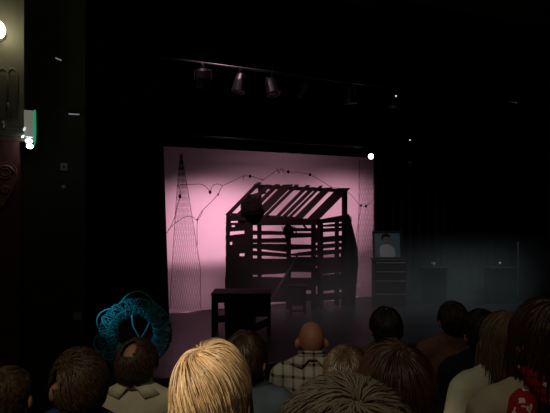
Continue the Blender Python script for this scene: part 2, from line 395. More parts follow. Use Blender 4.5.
# leaning pole
p0 = on_plane(266, 288.5, A + nF*.62, nF); p0.z = .012
p0 = on_floor(263, 313.5, .015); p1 = on_plane(299.5, 252, A + nF*.05, nF)
tag(MB().tube([p0, p0.lerp(p1, .5), p1], [.020, .022, .018], 8).origin_build('wooden_pole', mat('grey_wood', (.16, .15, .16), .8, .2, .3, 12), p0, True), 'grey wooden pole leaning diagonally against the front of the shack', 'pole')

# ---------------------------------------------------------------- table, crate under it, stool
def table():
    d = 8.45; cxp = 242; c = W((cxp-CX)/F*d, d, 0)
    ux = Vector((C, -S, 0)); uy = Vector((S, C, 0)); rot = Matrix.Rotation(-TH, 3, 'Z')
    t = thing('plank_table', 'low dark plank table in front of the shack on the bare stage', 'table', c)
    w = 58/F*d; h = .755
    def at(x, y, z): return c + ux*x + uy*y + up*z
    for k in range(4):
        MB().box(at(0, -.21+.14*k, h-.018), (w, .132, .036), rot, .004).build('top_plank', M['wood2'], t)
    for sx in (-1, 1):
        for sy in (-1, 1):
            MB().box(at(sx*(w/2-.035), sy*.22, (h-.036)/2), (.06, .055, h-.036), rot, .004).build('leg', M['wood2'], t)
    MB().box(at(0, -.235, h-.10), (w-.03, .025, .13), rot).build('apron', M['wood2'], t)
    MB().box(at(0, .235, h-.10), (w-.03, .025, .13), rot).build('apron', M['wood2'], t)
    MB().box(at(-w/2+.16, -.235, .32), (.30, .025, .10), rot).build('rail', M['wood2'], t)
    MB().box(at(-w/2+.16, .20, .18), (.30, .025, .06), rot).build('rail', M['wood2'], t)
    q = [at(.15, -.25, .40), at(.15, -.25, .52), at(w/2-.03, -.25, .42), at(w/2-.03, -.25, .30)]
    mb = MB().prism([at(.10, -.262, .04), at(.10, -.262, .17), at(w/2-.03, -.262, .34), at(w/2-.03, -.262, .20)], uy*.025); mb.build('brace', M['wood2'], t)
    MB().box(at(w/2-.14, -.235, .50), (.26, .025, .30), rot).build('side_panel', M['wood2'], t)
    # dark trunk standing under the table
    k = thing('storage_chest', 'black wooden chest standing under the plank table', 'chest', at(-.02, -.02, 0))
    MB().box(at(-.02, -.02, .26), (.52, .38, .50), rot, .01).build('body', M['wood2'], k)
    MB().box(at(-.02, -.02, .545), (.54, .40, .07), rot, .015).build('lid', M['wood2'], k)
    for x in (-.2, .16): MB().box(at(x, -.215, .28), (.03, .01, .46), rot).build('strap', M['metal'], k)
    MB().box(at(-.02, -.226, .50), (.05, .02, .07), rot, .004).build('clasp', M['metal'], k)
table()
def stool():
    d = 10.2; c = W((297.5-CX)/F*d, d, 0); rot = Matrix.Rotation(-TH, 3, 'Z'); ux = Vector((C, -S, 0)); uy = Vector((S, C, 0))
    t = thing('wooden_stool', 'small dark box stool standing before the shack wall', 'stool', c)
    def at(x, y, z): return c + ux*x + uy*y + up*z
    h = .60; w = .35
    MB().box(at(0, 0, h-.02), (w+.02, .32, .04), rot, .005).build('seat', M['wood2'], t)
    for sx in (-1, 1):
        for sy in (-1, 1): MB().box(at(sx*(w/2-.025), sy*.13, (h-.04)/2), (.05, .045, h-.04), rot, .004).build('leg', M['wood2'], t)
    MB().box(at(0, -.14, .36), (w-.06, .02, .36), rot).build('front_panel', M['wood2'], t)
    MB().box(at(0, -.14, .07), (w-.06, .02, .05), rot).build('rail', M['wood2'], t)
    for sx in (-1, 1): MB().box(at(sx*(w/2-.02), 0, .36), (.02, .22, .36), rot).build('side_panel', M['wood2'], t)
stool()

# ---------------------------------------------------------------- cabinet and portrait at stage right
def cabinet():
    d = 11.1; rot = Matrix.Rotation(-TH, 3, 'Z'); ux = Vector((C, -S, 0)); uy = Vector((S, C, 0))
    c = W((388.5-CX)/F*d, d, 0)
    t = thing('drawer_cabinet', 'dark slatted cabinet carrying the framed portrait right of the backdrop', 'cabinet', c)
    def at(x, y, z): return c + ux*x + uy*y + up*z
    h = HC - (259-HY)*d/F; w = 31/F*d
    MB().box(at(0, 0, h/2), (w-.02, .40, h-.02), rot).build('carcass', M['wood2'], t)
    MB().box(at(0, 0, h-.012), (w+.04, .46, .03), rot, .004).build('top', M['wood'], t)
    zs = [h-.04, h-.25, h-.46, h-.76, .04]
    for i in range(4):
        z1, z0 = zs[i]-.02, zs[i+1]+.02
        dr = MB().box(at(0, -.205, (z0+z1)/2), (w-.07, .03, z1-z0), rot, .005).build('drawer', M['wood'], t)
        MB().box(at(0, -.228, z1-.005), (w-.05, .05, .022), rot, .003).build('lip', M['grey'], dr)
    # portrait
    zb = h+.004; ph = 28/F*d; pw = 29/F*d
    pl = at(-.03, -.04, zb)
    p = thing('framed_portrait', 'framed portrait of a dark-haired person in a white shirt, propped on the cabinet', 'picture', pl)
    tilt = Matrix.Rotation(-TH, 3, 'Z') @ Matrix.Rotation(math.radians(-7), 3, 'X')
    def pt(x, y, z): return pl + tilt @ Vector((x, y, z))
    for sx in (-1, 1): MB().box(pt(sx*(pw/2-.02), 0, ph/2), (.04, .035, ph), tilt, .004).build('frame', M['frame'], p)
    for z in (.02, ph-.02): MB().box(pt(0, -.001, z), (pw-.05, .035, .04), tilt, .004).build('frame', M['frame'], p)
    MB().box(pt(0, .006, ph/2), (pw-.07, .012, ph-.07), tilt).build('canvas', M['canvas'], p)
    def flat(pts, name, m, y): MB().prism([pt(x, y, z) for x, z in pts], tilt @ Vector((0, .004, 0))).build(name, m, p)
    cx_ = -.02
    body = [(cx_-.14, .045), (cx_-.165, .16), (cx_-.16, .25), (cx_-.12, .315), (cx_-.04, .345), (cx_+.04, .345), (cx_+.12, .31), (cx_+.185, .24), (cx_+.20, .14), (cx_+.19, .045)]
    flat(body, 'painted_shirt', M['p_shirt'], -.002)
    circ = lambda cx, cz, rx, rz, n=20: [(cx+rx*math.cos(i/n*2*math.pi), cz+rz*math.sin(i/n*2*math.pi)) for i in range(n)]
    flat(circ(cx_-.005, .435, .075, .10), 'painted_face', M['p_skin'], -.004)
    flat([(cx_-.11, .44), (cx_-.115, .53), (cx_-.06, .585), (cx_+.03, .59), (cx_+.085, .55), (cx_+.09, .49), (cx_+.06, .515), (cx_-.03, .525), (cx_-.07, .50), (cx_-.08, .44)], 'painted_hair', M['p_hair'], -.007)
    flat(circ(cx_-.035, .45, .012, .007, 8), 'painted_eye', M['p_hair'], -.007)
    flat(circ(cx_+.025, .45, .012, .007, 8), 'painted_eye', M['p_hair'], -.007)
    flat(circ(cx_-.005, .385, .022, .006, 8), 'painted_mouth', M['p_hair'], -.007)
    # strut behind
    MB().prism([pt(-.02, .02, ph*.7), pt(.02, .02, ph*.7), at(-.01, .14, zb), at(-.05, .14, zb)], Vector((0, 0, .012))).build('strut', M['frame'], p)
cabinet()

# things dimly seen at far stage right
def pole_stand():
    c = on_floor(518, 300)
    t = thing('pole_stand', 'thin grey metal pole on a round foot at far stage right', 'stand', c)
    zt = HC - (243-HY)*(c.x*S+c.y*C)/F
    MB().lathe(c, [(.14, .0), (.14, .015), (.03, .03)], 20).build('base', M['metal'], t)
    MB().tube([c+up*.02, c+up*zt], .010, 8).build('shaft', M['chrome'], t, True)
    MB().ell(c+up*zt, (.022, .022, .03)).build('knob', M['chrome'], t, True)
pole_stand()
def desk(px, label, glint, w):
    c = on_floor(px, 302)
    rot = Matrix.Rotation(-TH, 3, 'Z'); ux = Vector((C, -S, 0)); uy = Vector((S, C, 0))
    t = thing('black_box', label, 'box', c)
    dd = c.x*S+c.y*C; h = HC - (268-HY)*dd/F
    MB().box(c+up*h/2, (w, .4, h), rot, .01).build('body', M['wood2'], t)
    MB().box(c+up*(h+.01), (w+.04, .44, .025), rot, .004).build('top', M['wood2'], t)
    return c + up*(h+.023), ux, uy
t0, ux, uy = desk(434, 'black box stand beside the cabinet with a pale cup on top', None, .5)
g = MB().lathe(t0 - ux*.02, [(.028, 0), (.04, .0), (.045, .11), (.037, .11), (.03, .01)], 16)
tag(g.origin_build('cup', M['paper'], t0, True), 'pale cup standing on the black box beside the cabinet', 'cup')
t1, ux, uy = desk(500, 'black box stand at far stage right with a tiny lamp on top', None, .6)
l = thing('clip_lamp', 'tiny faint lamp on the black box at far stage right', 'lamp', t1)
MB().lathe(t1, [(.04, 0), (.04, .012), (.012, .02)], 14).build('base', M['metal'], l)
MB().tube([t1+up*.015, t1+up*.09], .008, 6).build('stem', M['metal'], l)
MB().ell(t1+up*.10, (.026, .026, .022)).build('bulb', M['faintglow'], l, True)

# ---------------------------------------------------------------- net, cord garland with floats
YN = 10.03
def net(label, lf, rf, y0, y1, n, y=YN):
    """lf, rf: edge position as functions of height fraction; strands cross in diamonds"""
    mb = MB()
    rows = 26
    def pt(s, t):
        yy = y0+(y1-y0)*t
        px = lf(t) + (rf(t)-lf(t))*s
        p = on_y(px, yy, y); p.y += .012*math.sin(9*s+4*t) - .01; return p
    for k in range(-rows, n+1, 1):
        for sg in (1, -1):
            pts = []
            for j in range(rows+1):
                s = (k + j*.5)/n
                if sg < 0: s = 1-s
                if -.001 <= s <= 1.001: pts.append(pt(max(0, min(1, s)), j/rows))
            if len(pts) > 1: mb.tube(pts, .0028, 3, False)
    for s in (0, 1): mb.tube([pt(s, j/rows) for j in range(rows+1)], .006, 4, False)
    base = pt(.5, 1)
    return tag(mb.origin_build('fishing_net', M['net'], base), label, 'net')
net('sheer fishing net gathered to a point at the left end of the pink backdrop', lambda t: 180.5 - 11*t**.8, lambda t: 181.8 + 17*min(1, t*1.35)**1.0 + 2*t, 154, 309, 12)
net('sheer fishing net hanging straight down the right edge of the pink backdrop', lambda t: 359.0 - 4.5*max(0, t-.35), lambda t: 373.2, 160, 296, 9)
def garland(label, paths, floats, anchor, r=.0062):
    t = thing('net_garland', label, 'garland', on_y(anchor[0], anchor[1], YN-.05))
    for pth in paths:
        pts = [on_y(x, y, YN-.05) for x, y in pth]
        out_ = []
        for i in range(len(pts)-1):                      # Catmull-Rom
            p_0 = pts[max(i-1, 0)]; p_1 = pts[i]; p_2 = pts[i+1]; p_3 = pts[min(i+2, len(pts)-1)]
            for k in range(5):
                f = k/5
                out_.append(.5*((2*p_1) + (p_2-p_0)*f + (2*p_0-5*p_1+4*p_2-p_3)*f*f + (3*p_1-p_0-3*p_2+p_3)*f**3))
        out_.append(pts[-1])
        MB().tube(out_, r, 5).build('cord', M['rope'], t, True)
    for x, y, s in floats:
        MB().ell(on_y(x, y, YN-.05), (.021*s, .021*s, .027*s), None, 12, 8).build('float', M['rope'], t, True)
garland('long drooping cord with dark floats strung across the top of the pink backdrop',
    [[(178, 185), (182, 184.5), (192, 184.3), (200, 184.2), (204, 185.5), (208, 189), (210, 192), (211, 189), (213, 185.6), (217, 184), (223, 185.2), (232, 181.5), (243, 176.5), (250, 176), (257, 178), (263, 180)],
     [(223, 185.2), (220, 190), (218, 194.5), (211, 202), (203, 210), (199, 216), (197.5, 220), (197, 230), (197.4, 245)],
     [(178, 185), (180, 190), (180, 196.5)],
     [(263, 180), (270, 175), (277, 170.5), (283, 170), (288, 172), (297, 172), (303, 173), (310, 174.8), (317, 178.5), (324, 182.5), (331, 187)],
     [(243, 175), (243.5, 180)], [(277, 168), (279, 174)], [(280, 168), (285, 174)]],
    [(210, 192.2, 1.5), (180, 196.3, 1.6), (218.2, 194.5, 1.0), (250, 176.2, 1.5), (288.3, 171.8, 1.5), (310, 174.7, 1.5), (279, 172, .6), (262.5, 180, .7), (283, 168.5, .6)], (250, 192))
garland('thin cord looping down from the left net to the stage',
    [[(180, 197), (177.5, 206), (175, 216), (170.5, 227), (166, 234)], [(168, 230), (176, 222.5), (185, 217), (192, 216.5), (197.5, 220), (203, 211)]],
    [(197.3, 219.8, .9), (175.5, 214, .7)], (185, 232), .006)
garland('thin cord with two dark floats on the right-hand net',
    [[(331, 187), (340, 189), (350, 194), (357, 202), (361, 205.5), (366, 206), (373, 200)], [(361, 205.5), (358, 225), (355, 245)]],
    [(361, 205.5, 1.35), (366, 206.2, 1.35)], (361, 230), .005)

# ---------------------------------------------------------------- teal net ring at the front of the stage
def ring():
    d = 6.42; c = P(135.5, 337.5, d); c.z = .505
    uy = Vector((S, C, 0)); f = (CAM-c); f.z = 0; f.normalize(); r_ = Vector((-f.y, f.x, 0)); r_ = -r_ if r_.dot(Vector((C, -S, 0))) < 0 else r_
    t = thing('coiled_teal_net', 'round hoop of teal netting at the front of the stage, beyond the man in khaki', 'net', Vector((c.x, c.y, 0)))
    R = .36; q = .13
    def T(a, b, k=1.0):
        rr = R + q*k*math.cos(b)
        return c + r_*rr*math.cos(a) + up*rr*math.sin(a) + f*q*.75*k*math.sin(b)
    mb = MB()
    for k in range(24):                                   # woven cords wound round the hoop, both ways
        ph = rnd.random()*6.28; tw = rnd.choice((-1, 1))*rnd.choice((7, 9, 11)); a0 = rnd.random()*6.28
        kk = rnd.uniform(.86, 1.03); span = rnd.uniform(2.5, 5.5)
        mb.tube([T(a0 + span*i/80, ph + tw*span*i/80, kk + .05*math.sin(i*.7+ph)) for i in range(81)], .0055, 5, True, rnd.random())
    mb.build('netting', M['teal'], t, True)
    mb = MB()
    for b in (0, 1.6, 3.14, 4.7): mb.tube([T(2*math.pi*i/60, b, .80) for i in range(61)], .014, 6, True, .25)
    mb.build('hoop', M['teal'], t, True)
    mb = MB()
    for (a, b_, h) in ((1.95, 1.10, .09), (2.9, 2.3, .06), (3.6, 3.1, .05)):
        pts = []
        for i in range(15):
            s = i/14; aa = a + (b_-a)*s
            pts.append(T(aa, .3, 1.0) + (T(aa, 0, 1)-c).normalized()*h*math.sin(math.pi*s))
        mb.tube(pts, .010, 6, True, .9)
    mb.tube([T(1.75, 2.2, 1), c+r_*-.03+up*.12+f*.09, c+r_*.06+up*-.05+f*.09, c+r_*.13-up*.16+f*.1, T(-.7, 2.6, 1)], .010, 6, True, .75)
    mb.tube([T(.75, 2.6, 1), c+r_*.14+up*.06+f*.06, c+r_*.06-up*.06+f*.08], .009, 6, True, .6)
    mb.tube([T(3.5, 1.2, 1.1), T(3.65, .9, 1.35), T(3.8, .8, 1.3), T(3.95, 1.2, 1.05)], .010, 6, True, .9)
    mb.build('loose_cord', M['teal'], t, True)
ring()

# ---------------------------------------------------------------- left pillar, sconce, sign
def pillar():
    y0 = 6.15
    xr = on_y(24.0, 60, y0).x; xr2 = on_y(26, 60, 6.8).x
    cxp = (-1.75+xr)/2
    t = thing('proscenium_pillar', 'pale olive pillar with moulded ledge at the far left beside the stage', 'pillar', (cxp, 6.45, -.3))
    zc = HC + (HY-133)/F*5.7
    MB().box((cxp, 6.46, (zc+7.5)/2), (xr+1.75, .62, 7.5-zc)).build('shaft', M['plaster'], t)
    for k, (o_, h) in enumerate(((.015, .05), (.04, .05), (.02, .03))):
        MB().box((cxp+.01, 6.45, zc-.02-.045*k), (xr+1.75+o_*2, .64+o_*2, .045), None, .006).build('moulding', M['plaster'], t)
    MB().box((cxp-.02, 6.47, (zc-.13-.3)/2), (xr+1.71-.03, .58, zc-.13+.3)).build('lower_shaft', M['redwood'], t)
    # recessed upright grooves on the face
    for px in (3.0, 12.5):
        a = on_y(px, 75, y0); bz = on_y(px, 118, y0).z
        mb = MB(); w = .05
        mb.tube([Vector((a.x-w, y0, bz)), Vector((a.x-w, y0, a.z)), Vector((a.x-w*.7, y0, a.z+.05)), Vector((a.x, y0, a.z+.075)), Vector((a.x+w*.7, y0, a.z+.05)), Vector((a.x+w, y0, a.z)), Vector((a.x+w, y0, bz))], .014, 6)
        pn = mb.build('arch_moulding', M['plaster'], t, True)
        MB().box((a.x, y0-.004, (bz+a.z)/2), (w*1.7, .006, a.z-bz)).build('arch_panel', M['darkplaster'], t)
    # carved bracket
    o = on_y(6, 180, 6.1)
    prof = [(-2, 163), (4, 160.5), (11, 162), (16, 168), (17, 176), (15, 185), (11, 193), (6, 201), (2, 207), (-2, 204)]
    pts = [on_y(x, y, 6.06) for x, y in prof]
    MB().prism(pts, Vector((0, .12, 0))).build('carved_bracket', M['gold'], t)
    mb = MB()
    for r0, cxx, cyy in ((.085, 5, 173), (.045, 5, 190)):
        c_ = on_y(cxx, cyy, 6.055)
        mb.tube([c_ + Vector((r0*(1-.7*i/30)*math.cos(i*.42), 0, r0*(1-.7*i/30)*math.sin(i*.42))) for i in range(31)], .013, 6)
    mb.build('scroll', M['gold'], t, True)
    # gilt knobs catching light
    for px, py, r in ((3, 124.5, .028), (8, 105, .02)):
        p = on_y(px, py, 6.11); MB().ell(p, (r*.7, r*.7, r*1.6)).build('finial', M['chrome'], t, True)
    # sconce
    p = on_y(-3.2, 29.5, 5.98)
    s = thing('wall_sconce', 'glowing warm globe wall lamp on the pale pillar, cut by the picture edge', 'lamp', p + Vector((0, .17, 0)))
    MB().lathe(p + Vector((0, .165, 0)), [(.07, 0), (.07, .02), (.03, .04)], 20, Matrix.Rotation(math.pi/2, 3, 'X')).build('backplate', M['chrome'], s)
    MB().tube([p + Vector((0, .14, -.02)), p + Vector((0, .07, -.10)), p+Vector((0, 0, -.09))], .014, 8).build('arm', M['chrome'], s, True)
    MB().ell(p, (.085, .085, .098), None, 24, 16).build('globe', M['lampglow'], s, True)
    return p
sconce_p = pillar()
def emergency():
    y = 6.08; c = on_y(28.5, 125, y)
    t = thing('emergency_light', 'grey sign box with green edge and twin white lamps left of the stage', 'light', c + Vector((0, .2, 0)))
    a = on_y(24, 110, y); b_ = on_y(33, 137, y)
    MB().box(((a.x+b_.x)/2, y+.09, (a.z+b_.z)/2), (b_.x-a.x, .20, a.z-b_.z), None, .006).build('housing', M['glowgrey'], t)
    g0 = on_y(33.2, 111, y); g1 = on_y(35.6, 146, y)
    MB().prism([on_y(33.3, 110, y), on_y(35.8, 110, y), on_y(36.2, 130, y), on_y(35.8, 141, y), on_y(34.2, 147, y), on_y(33.3, 140, y)], Vector((0, .02, 0))).build('green_face', M['greenglow'], t)
    for px, py in ((28.8, 140.7), (29.7, 146)):
        q_ = on_y(px, py, y)
        MB().ell(q_ + Vector((0, .03, 0)), (.037, .04, .027), None, 16, 10).build('lamp_head', M['coolglow'], t, True)
    q_ = on_y(29, 143.5, y+.1); MB().box(q_+Vector((0, .04, 0)), (.09, .09, .10), None, .01).build('bracket', M['metal'], t)
    for px, py, r in ((24.4, 129, .02), (22.8, 136.5, .012)):
        MB().ell(on_y(px, py, y-.02), (r*.6, r*.6, r*1.3), Matrix.Rotation(.4, 3, 'Y')).build('indicator', M['coolglow'] if r < .015 else M['led'], t, True)
    return on_y(29, 143, y-.25)
em_p = emergency()
def wall_bits():
    y = 6.8
    p = on_y(64, 167, y); z0 = p.z
    t = thing('switch_plate', 'small grey switch plate on the dark wall left of the stage', 'switch', p)
    MB().box(p + Vector((0, -.012, 0)), (.085, .024, .10), None, .005).build('plate', M['grey'], t)
    MB().box(p + Vector((0, -.028, 0)), (.02, .012, .035), None, .003).build('toggle', M['wall'], t)
    p = on_y(63.5, 187, y); tag(MB().lathe(p, [(.03, 0), (.028, .012), (.012, .016)], 16, Matrix.Rotation(math.pi/2, 3, 'X')).origin_build('wall_button', M['grey'], p), 'tiny round grey button below the switch plate', 'button')
    p = on_y(77.5, 316, y); tag(MB().box(p + Vector((0, -.006, 0)), (.10, .01, .10), Matrix.Rotation(.1, 3, 'Y')).origin_build('paper_notice', M['grey'], p), 'small grey paper notice low on the dark wall near the teal netting', 'paper')
    for (px, py, w, tl, lab) in ((58.5, 59.5, .075, .35, 'short glowing strip imitating a reflection high on the dark left wall'), (74, 114.3, .13, -.02, 'thin glowing strip imitating a reflection on the dark left wall above the switch plate')):
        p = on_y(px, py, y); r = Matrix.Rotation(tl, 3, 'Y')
        t = thing('reflection_strip', lab, 'light', p)  # dim glowing strip stands in for a reflection streak of a fixture
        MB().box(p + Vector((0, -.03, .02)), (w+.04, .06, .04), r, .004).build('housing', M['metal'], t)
        MB().box(p + Vector((0, -.035, -.005)), (w, .03, .012), r, .002).build('tube', M['faintglow'], t)
wall_bits()

# ---------------------------------------------------------------- lighting pipes and stage lamps
def stage_lamp(name_label, hang, aim, size=1.0, glow=None, led=None, group=None):
    hang = Vector(hang); t = thing('stage_lamp', name_label, 'spotlight', hang, group)
    MB().box(hang + up*(-.02), (.05, .06, .06), None, .006).build('clamp', M['metal'], t)
    body_c = hang - up*.27*size
    dirv = (Vector(aim)-body_c).normalized(); rot = dirv.to_track_quat('Z', 'Y').to_matrix()
    sx = dirv.cross(up).normalized()
    MB().tube([hang-up*.04, hang-up*.08*size + sx*.02, hang-up*.10*size+sx*.15*size, body_c+sx*.15*size], .010, 6).build('yoke', M['metal'], t)
    MB().tube([hang-up*.04, hang-up*.08*size - sx*.02, hang-up*.10*size-sx*.15*size, body_c-sx*.15*size], .010, 6).build('yoke', M['metal'], t)
    MB().lathe(body_c, [(.05*size, -.20*size), (.10*size, -.17*size), (.125*size, -.05*size), (.125*size, .12*size), (.135*size, .12*size), (.135*size, .15*size), (.085*size, .15*size), (.08*size, .10*size)], 20, rot).build('can', M['metal'], t)
    MB().lathe(body_c, [(.083*size, .125*size), (.06*size, .14*size), (.02*size, .148*size)], 20, rot).build('lens', glow or M['grey'], t, True)
    if led: MB().ell(Vector(led), (.018, .018, .018)).build('indicator', M['led'], t, True)
    return t
def lighting_pipe(label, y, z, r):
    t = thing('lighting_pipe', label, 'pipe', (5, y, z))
    MB().tube([Vector((.4, y, z)), Vector((9.6, y, z))], r, 10).build('tube', M['metal'], t, True)
    for x in (.9, 3.4, 6.2, 9.1): MB().tube([Vector((x, y, z+r*.6)), Vector((x, y, 7.52))], .005, 5).build('cable', M['black_cloth'], t)
zP = on_y(256, 70, 8.0).z
lighting_pipe('horizontal black lighting pipe high over the middle of the stage', 8.0, zP, .026)
lit = on_y(372.3, 157, 9.66); zQ = lit.z + .27*.72 + .024 + .02
lighting_pipe('horizontal black lighting pipe just above the pink backdrop', 9.72, zQ, .024)
mb = None
labs = ['black stage lamp hanging leftmost on the high lighting pipe', 'second black stage lamp from the left on the high pipe', 'third black stage lamp from the left on the high pipe', 'fourth black stage lamp from the left on the high pipe', 'black stage lamp hanging fifth from left on the high pipe', 'black stage lamp hanging sixth from left on the high pipe']
for i, px in enumerate((203, 240, 272, 305, 350, 393)):
    h = on_y(px, 70, 8.0); h.z = zP - .026
    stage_lamp(labs[i], h, (h.x + (-1.0 if i % 2 else .6), 9.9-1.8*(i % 3), 0), .95, led=(on_y(396, 96, 7.9) if i == 5 else None), group='stage lamps on the high pipe')
hang = Vector((lit.x, 9.72, zQ-.024))
stage_lamp('lit white stage lamp at the top right corner of the pink backdrop', hang, CAM + Vector((.3, 0, .3)), .72, glow=M['spotglow'])
h = on_y(410, 130, 9.72); h.z = zQ-.024
stage_lamp('dark stage lamp with a tiny indicator light, right of the lit lamp', h, (h.x-2, 7, 0), .8, led=on_y(410, 140, 9.5))

# ---------------------------------------------------------------- audience
def build_people():
    seat_proto = None
    def make_seat(label):
        t = thing('theatre_seat', label, 'seat', (0, 0, 0), 'theatre seats under the audience')
        MB().box((0, .04, .40), (.46, .42, .09), None, .03).build('cushion', M['seatred'], t, True)
        def bk_(s, tt):
            return Vector((-.225+.45*s, -.17-.05*tt+.012*math.cos((s-.5)*math.pi), .42+.44*tt + .02*math.sin(math.pi*s)*tt))
        mb = MB().grid(bk_, 10, 8); bmesh.ops.solidify(mb.bm, geom=mb.bm.faces[:], thickness=.05); mb.build('backrest', M['seatred'], t, True)
        for sx in (-1, 1):
            MB().box((sx*.245, .03, .58), (.045, .36, .03), None, .01).build('armrest', M['seatwood'], t)
            MB().box((sx*.245, -.02, .24), (.035, .10, .66), None, .006).build('leg', M['seatwood'], t)
        return t
    def seat(label, loc, rz):
        nonlocal seat_proto
        if seat_proto is None:
            seat_proto = make_seat(label); r = seat_proto
        else:
            r = seat_proto.copy(); COL.objects.link(r)
            for ch in seat_proto.children:
                c = ch.copy(); COL.objects.link(c); c.parent = r
        r['label'] = label; r.location = loc; r.rotation_euler = (0, 0, rz)

    def person(px, py, d, label, seat_label, hair, shirt, yaw=0, tilt=0, lean=0, skin='skin', hs=1.0, extras=None, hairkw=None, sh=1.0, collar=None):
        u = (px-CX)/F*d; ztop = HC - (py-HY)*d/F
        hk = dict(kind='short', thick=.018); hk.update(hairkw or {})
        fz = ramp(d); loc = W(u, d, fz)
        H = ztop - fz - (hk['thick'] if hair else 0)          # skull top
        dz = H - 1.293                                         # extra spine length
        t = thing('person', label, 'person', loc); t.rotation_euler = (0, 0, -TH)
        sp = lambda z: z + dz*max(0, min(1, (z-.60)/.40))      # stretch the spine only
        X = lambda x, y, z: Vector((x*sh, y + lean*max(0, z-.55), sp(z)))
        hp = X(0, 0, 1.06)                                     # head pivot
        HR = Matrix.Rotation(yaw, 3, 'Z') @ Matrix.Rotation(tilt, 3, 'X')
        Hd = lambda x, y, z: hp + HR @ (Vector((x, y, z-1.06))*1.0)
        def torso(mb, g):
            mb.ell(X(0, 0, .54), (.175*sh+g, .135+g, .11+g)); mb.ell(X(0, 0, .72), (.155*sh+g, .108+g, .19+g)); mb.ell(X(0, .0, .90), (.172*sh+g, .112+g, .17+g))
            mb.cap(X(-.145, -.01, 1.0), X(.145, -.01, 1.0), .058+g, .058+g); mb.cap(X(-.10, -.012, 1.03), X(0, -.012, 1.075), .045+g, .05+g); mb.cap(X(.10, -.012, 1.03), X(0, -.012, 1.075), .045+g, .05+g)
        def arms(mb, g, hand=True):
            for s in (-1, 1):
                mb.cap(X(s*.178, -.01, .985), X(s*.215, .05, .71), .050+g, .042+g)
                mb.cap(X(s*.215, .05, .71), (s*.13*sh, .24, .625), .041+g, .029+g)
                if hand:
                    mb.ell((s*.115*sh, .295, .625), (.038, .05, .017), Matrix.Rotation(s*.35, 3, 'Z'))
                    for k in range(4):
                        bx = s*(.085+.018*k)*sh; L = (.055, .065, .062, .048)[k]
                        mb.cap((bx, .33, .628), (bx-s*.01, .33+L*.6, .625), .0085, .008, 8); mb.cap((bx-s*.01, .33+L*.6, .625), (bx-s*.012, .33+L, .612), .008, .007, 8)
                    mb.cap((s*.082*sh, .28, .625), (s*.055*sh, .315, .618), .010, .008, 8)
        def legs(mb, g, foot=True):
            for s in (-1, 1):
                mb.cap((s*.085, .02, .53), (s*.105, .36, .52), .085+g, .062+g); mb.cap((s*.105, .36, .52), (s*.11, .27, .10), .056+g, .036+g)
        def feet(mb, g, s):
            mb.cap((s*.11, .25, .045), (s*.12, .40, .015), .036+g, .030+g)
        # one continuous body
        mb = MB(); torso(mb, 0); arms(mb, 0); legs(mb, 0)
        for s in (-1, 1): feet(mb, 0, s)
        mb.cap(X(0, -.012, 1.03), Hd(0, .0, 1.13), .058, .052)
        mb.ell(Hd(0, .0, 1.193), (.076, .096, .100), HR); mb.ell(Hd(0, .045, 1.125), (.056, .058, .065), HR); mb.ell(Hd(0, .03, 1.16), (.068, .068, .07), HR)
        mb.cap(Hd(0, .095, 1.19), Hd(0, .117, 1.158), .010, .014, 8); mb.ell(Hd(0, .098, 1.115), (.024, .010, .009), HR); mb.cap(Hd(-.04, .085, 1.205), Hd(.04, .085, 1.205), .012, .012, 8)
        for s in (-1, 1):
            mb.ell(Hd(s*.032, .086, 1.188), (.013, .010, .009), HR); mb.ell(Hd(s*.087, -.004, 1.165), (.013, .023, .034), HR @ Matrix.Rotation(s*.35, 3, 'Z'))
        mb.remesh(.009, 5)
        mb.build('body', M[skin], t, True, world=False)
        mb = MB(); torso(mb, .012); arms(mb, .011, False); mb.remesh(.014, 5); mb.build('top', shirt, t, True, world=False)
        mb = MB(); legs(mb, .012); mb.ell((0, 0, .53), (.185, .14, .115)); mb.remesh(.018, 4); mb.build('trousers', M['trouser'], t, True, world=False)
        for s in (-1, 1):
            mb = MB(); feet(mb, .012, s); mb.build('shoe', M['shoe'], t, True, world=False)
        if collar:
            mb = MB(); n = 22
            for i in range(3): mb.tube([X(.070*math.cos(a), -.012+.066*math.sin(a), 1.085+.016*i + .02*math.sin(-a)) for a in [k/n*2*math.pi for k in range(n+1)]], .014-.002*i, 7)
            # folded collar points lying on the shoulders
            for s in (-1, 1):
                mb.prism([X(s*.02, -.085, 1.10), X(s*.085, -.06, 1.105), X(s*.125, -.05, 1.055), X(s*.06, -.09, 1.05)], Vector((0, -.008, .006)))
            mb.build('collar', collar, t, True, world=False)
        # hair
        if hair:
            k = hk['kind']; th = hk['thick']
            mb = MB(); cen = Vector((0, -.002, 1.193)); rad = Vector((.077, .097, .101))
            def surf(n_, h): return Vector((n_.x*(rad.x+h), n_.y*(rad.y+h), n_.z*(rad.z+h)))
            cut = hk.get('cut', -.35)
            # scalp cap beneath the locks
            hk['r'] = hk.get('r', .0019)
            capm = bmesh.ops.create_uvsphere(mb.bm, u_segments=28, v_segments=18, radius=1)
            vs_ = capm['verts']; kill = []
            for v in vs_:
                n_ = v.co.copy()
                bald = hk.get('bald')
                if n_.z < cut or (n_.y > .42 and n_.z < .62) or (bald and (n_-Vector(bald[0]).normalized()).length < bald[1]): kill.append(v)
                v.co = surf(n_, th*(.68 if k == 'short' else .45))
            bmesh.ops.delete(mb.bm, geom=kill, context='VERTS')
            mb.cl = mb.bm.loops.layers.float_color.new('tint')
            ct = hk.get('tmean', .5)*.75
            for f_ in mb.bm.faces:
                for l_ in f_.loops: l_[mb.cl] = (ct, ct, ct, 1)
            whorl = Vector(hk['bald'][0] if hk.get('bald') else hk.get('whorl', (.1, -.35, .93))).normalized()
            N = hk.get('n', 1500); L = hk.get('len', .05); cnt = 0; tries = 0
            rr = random.Random(int(px*13+py))
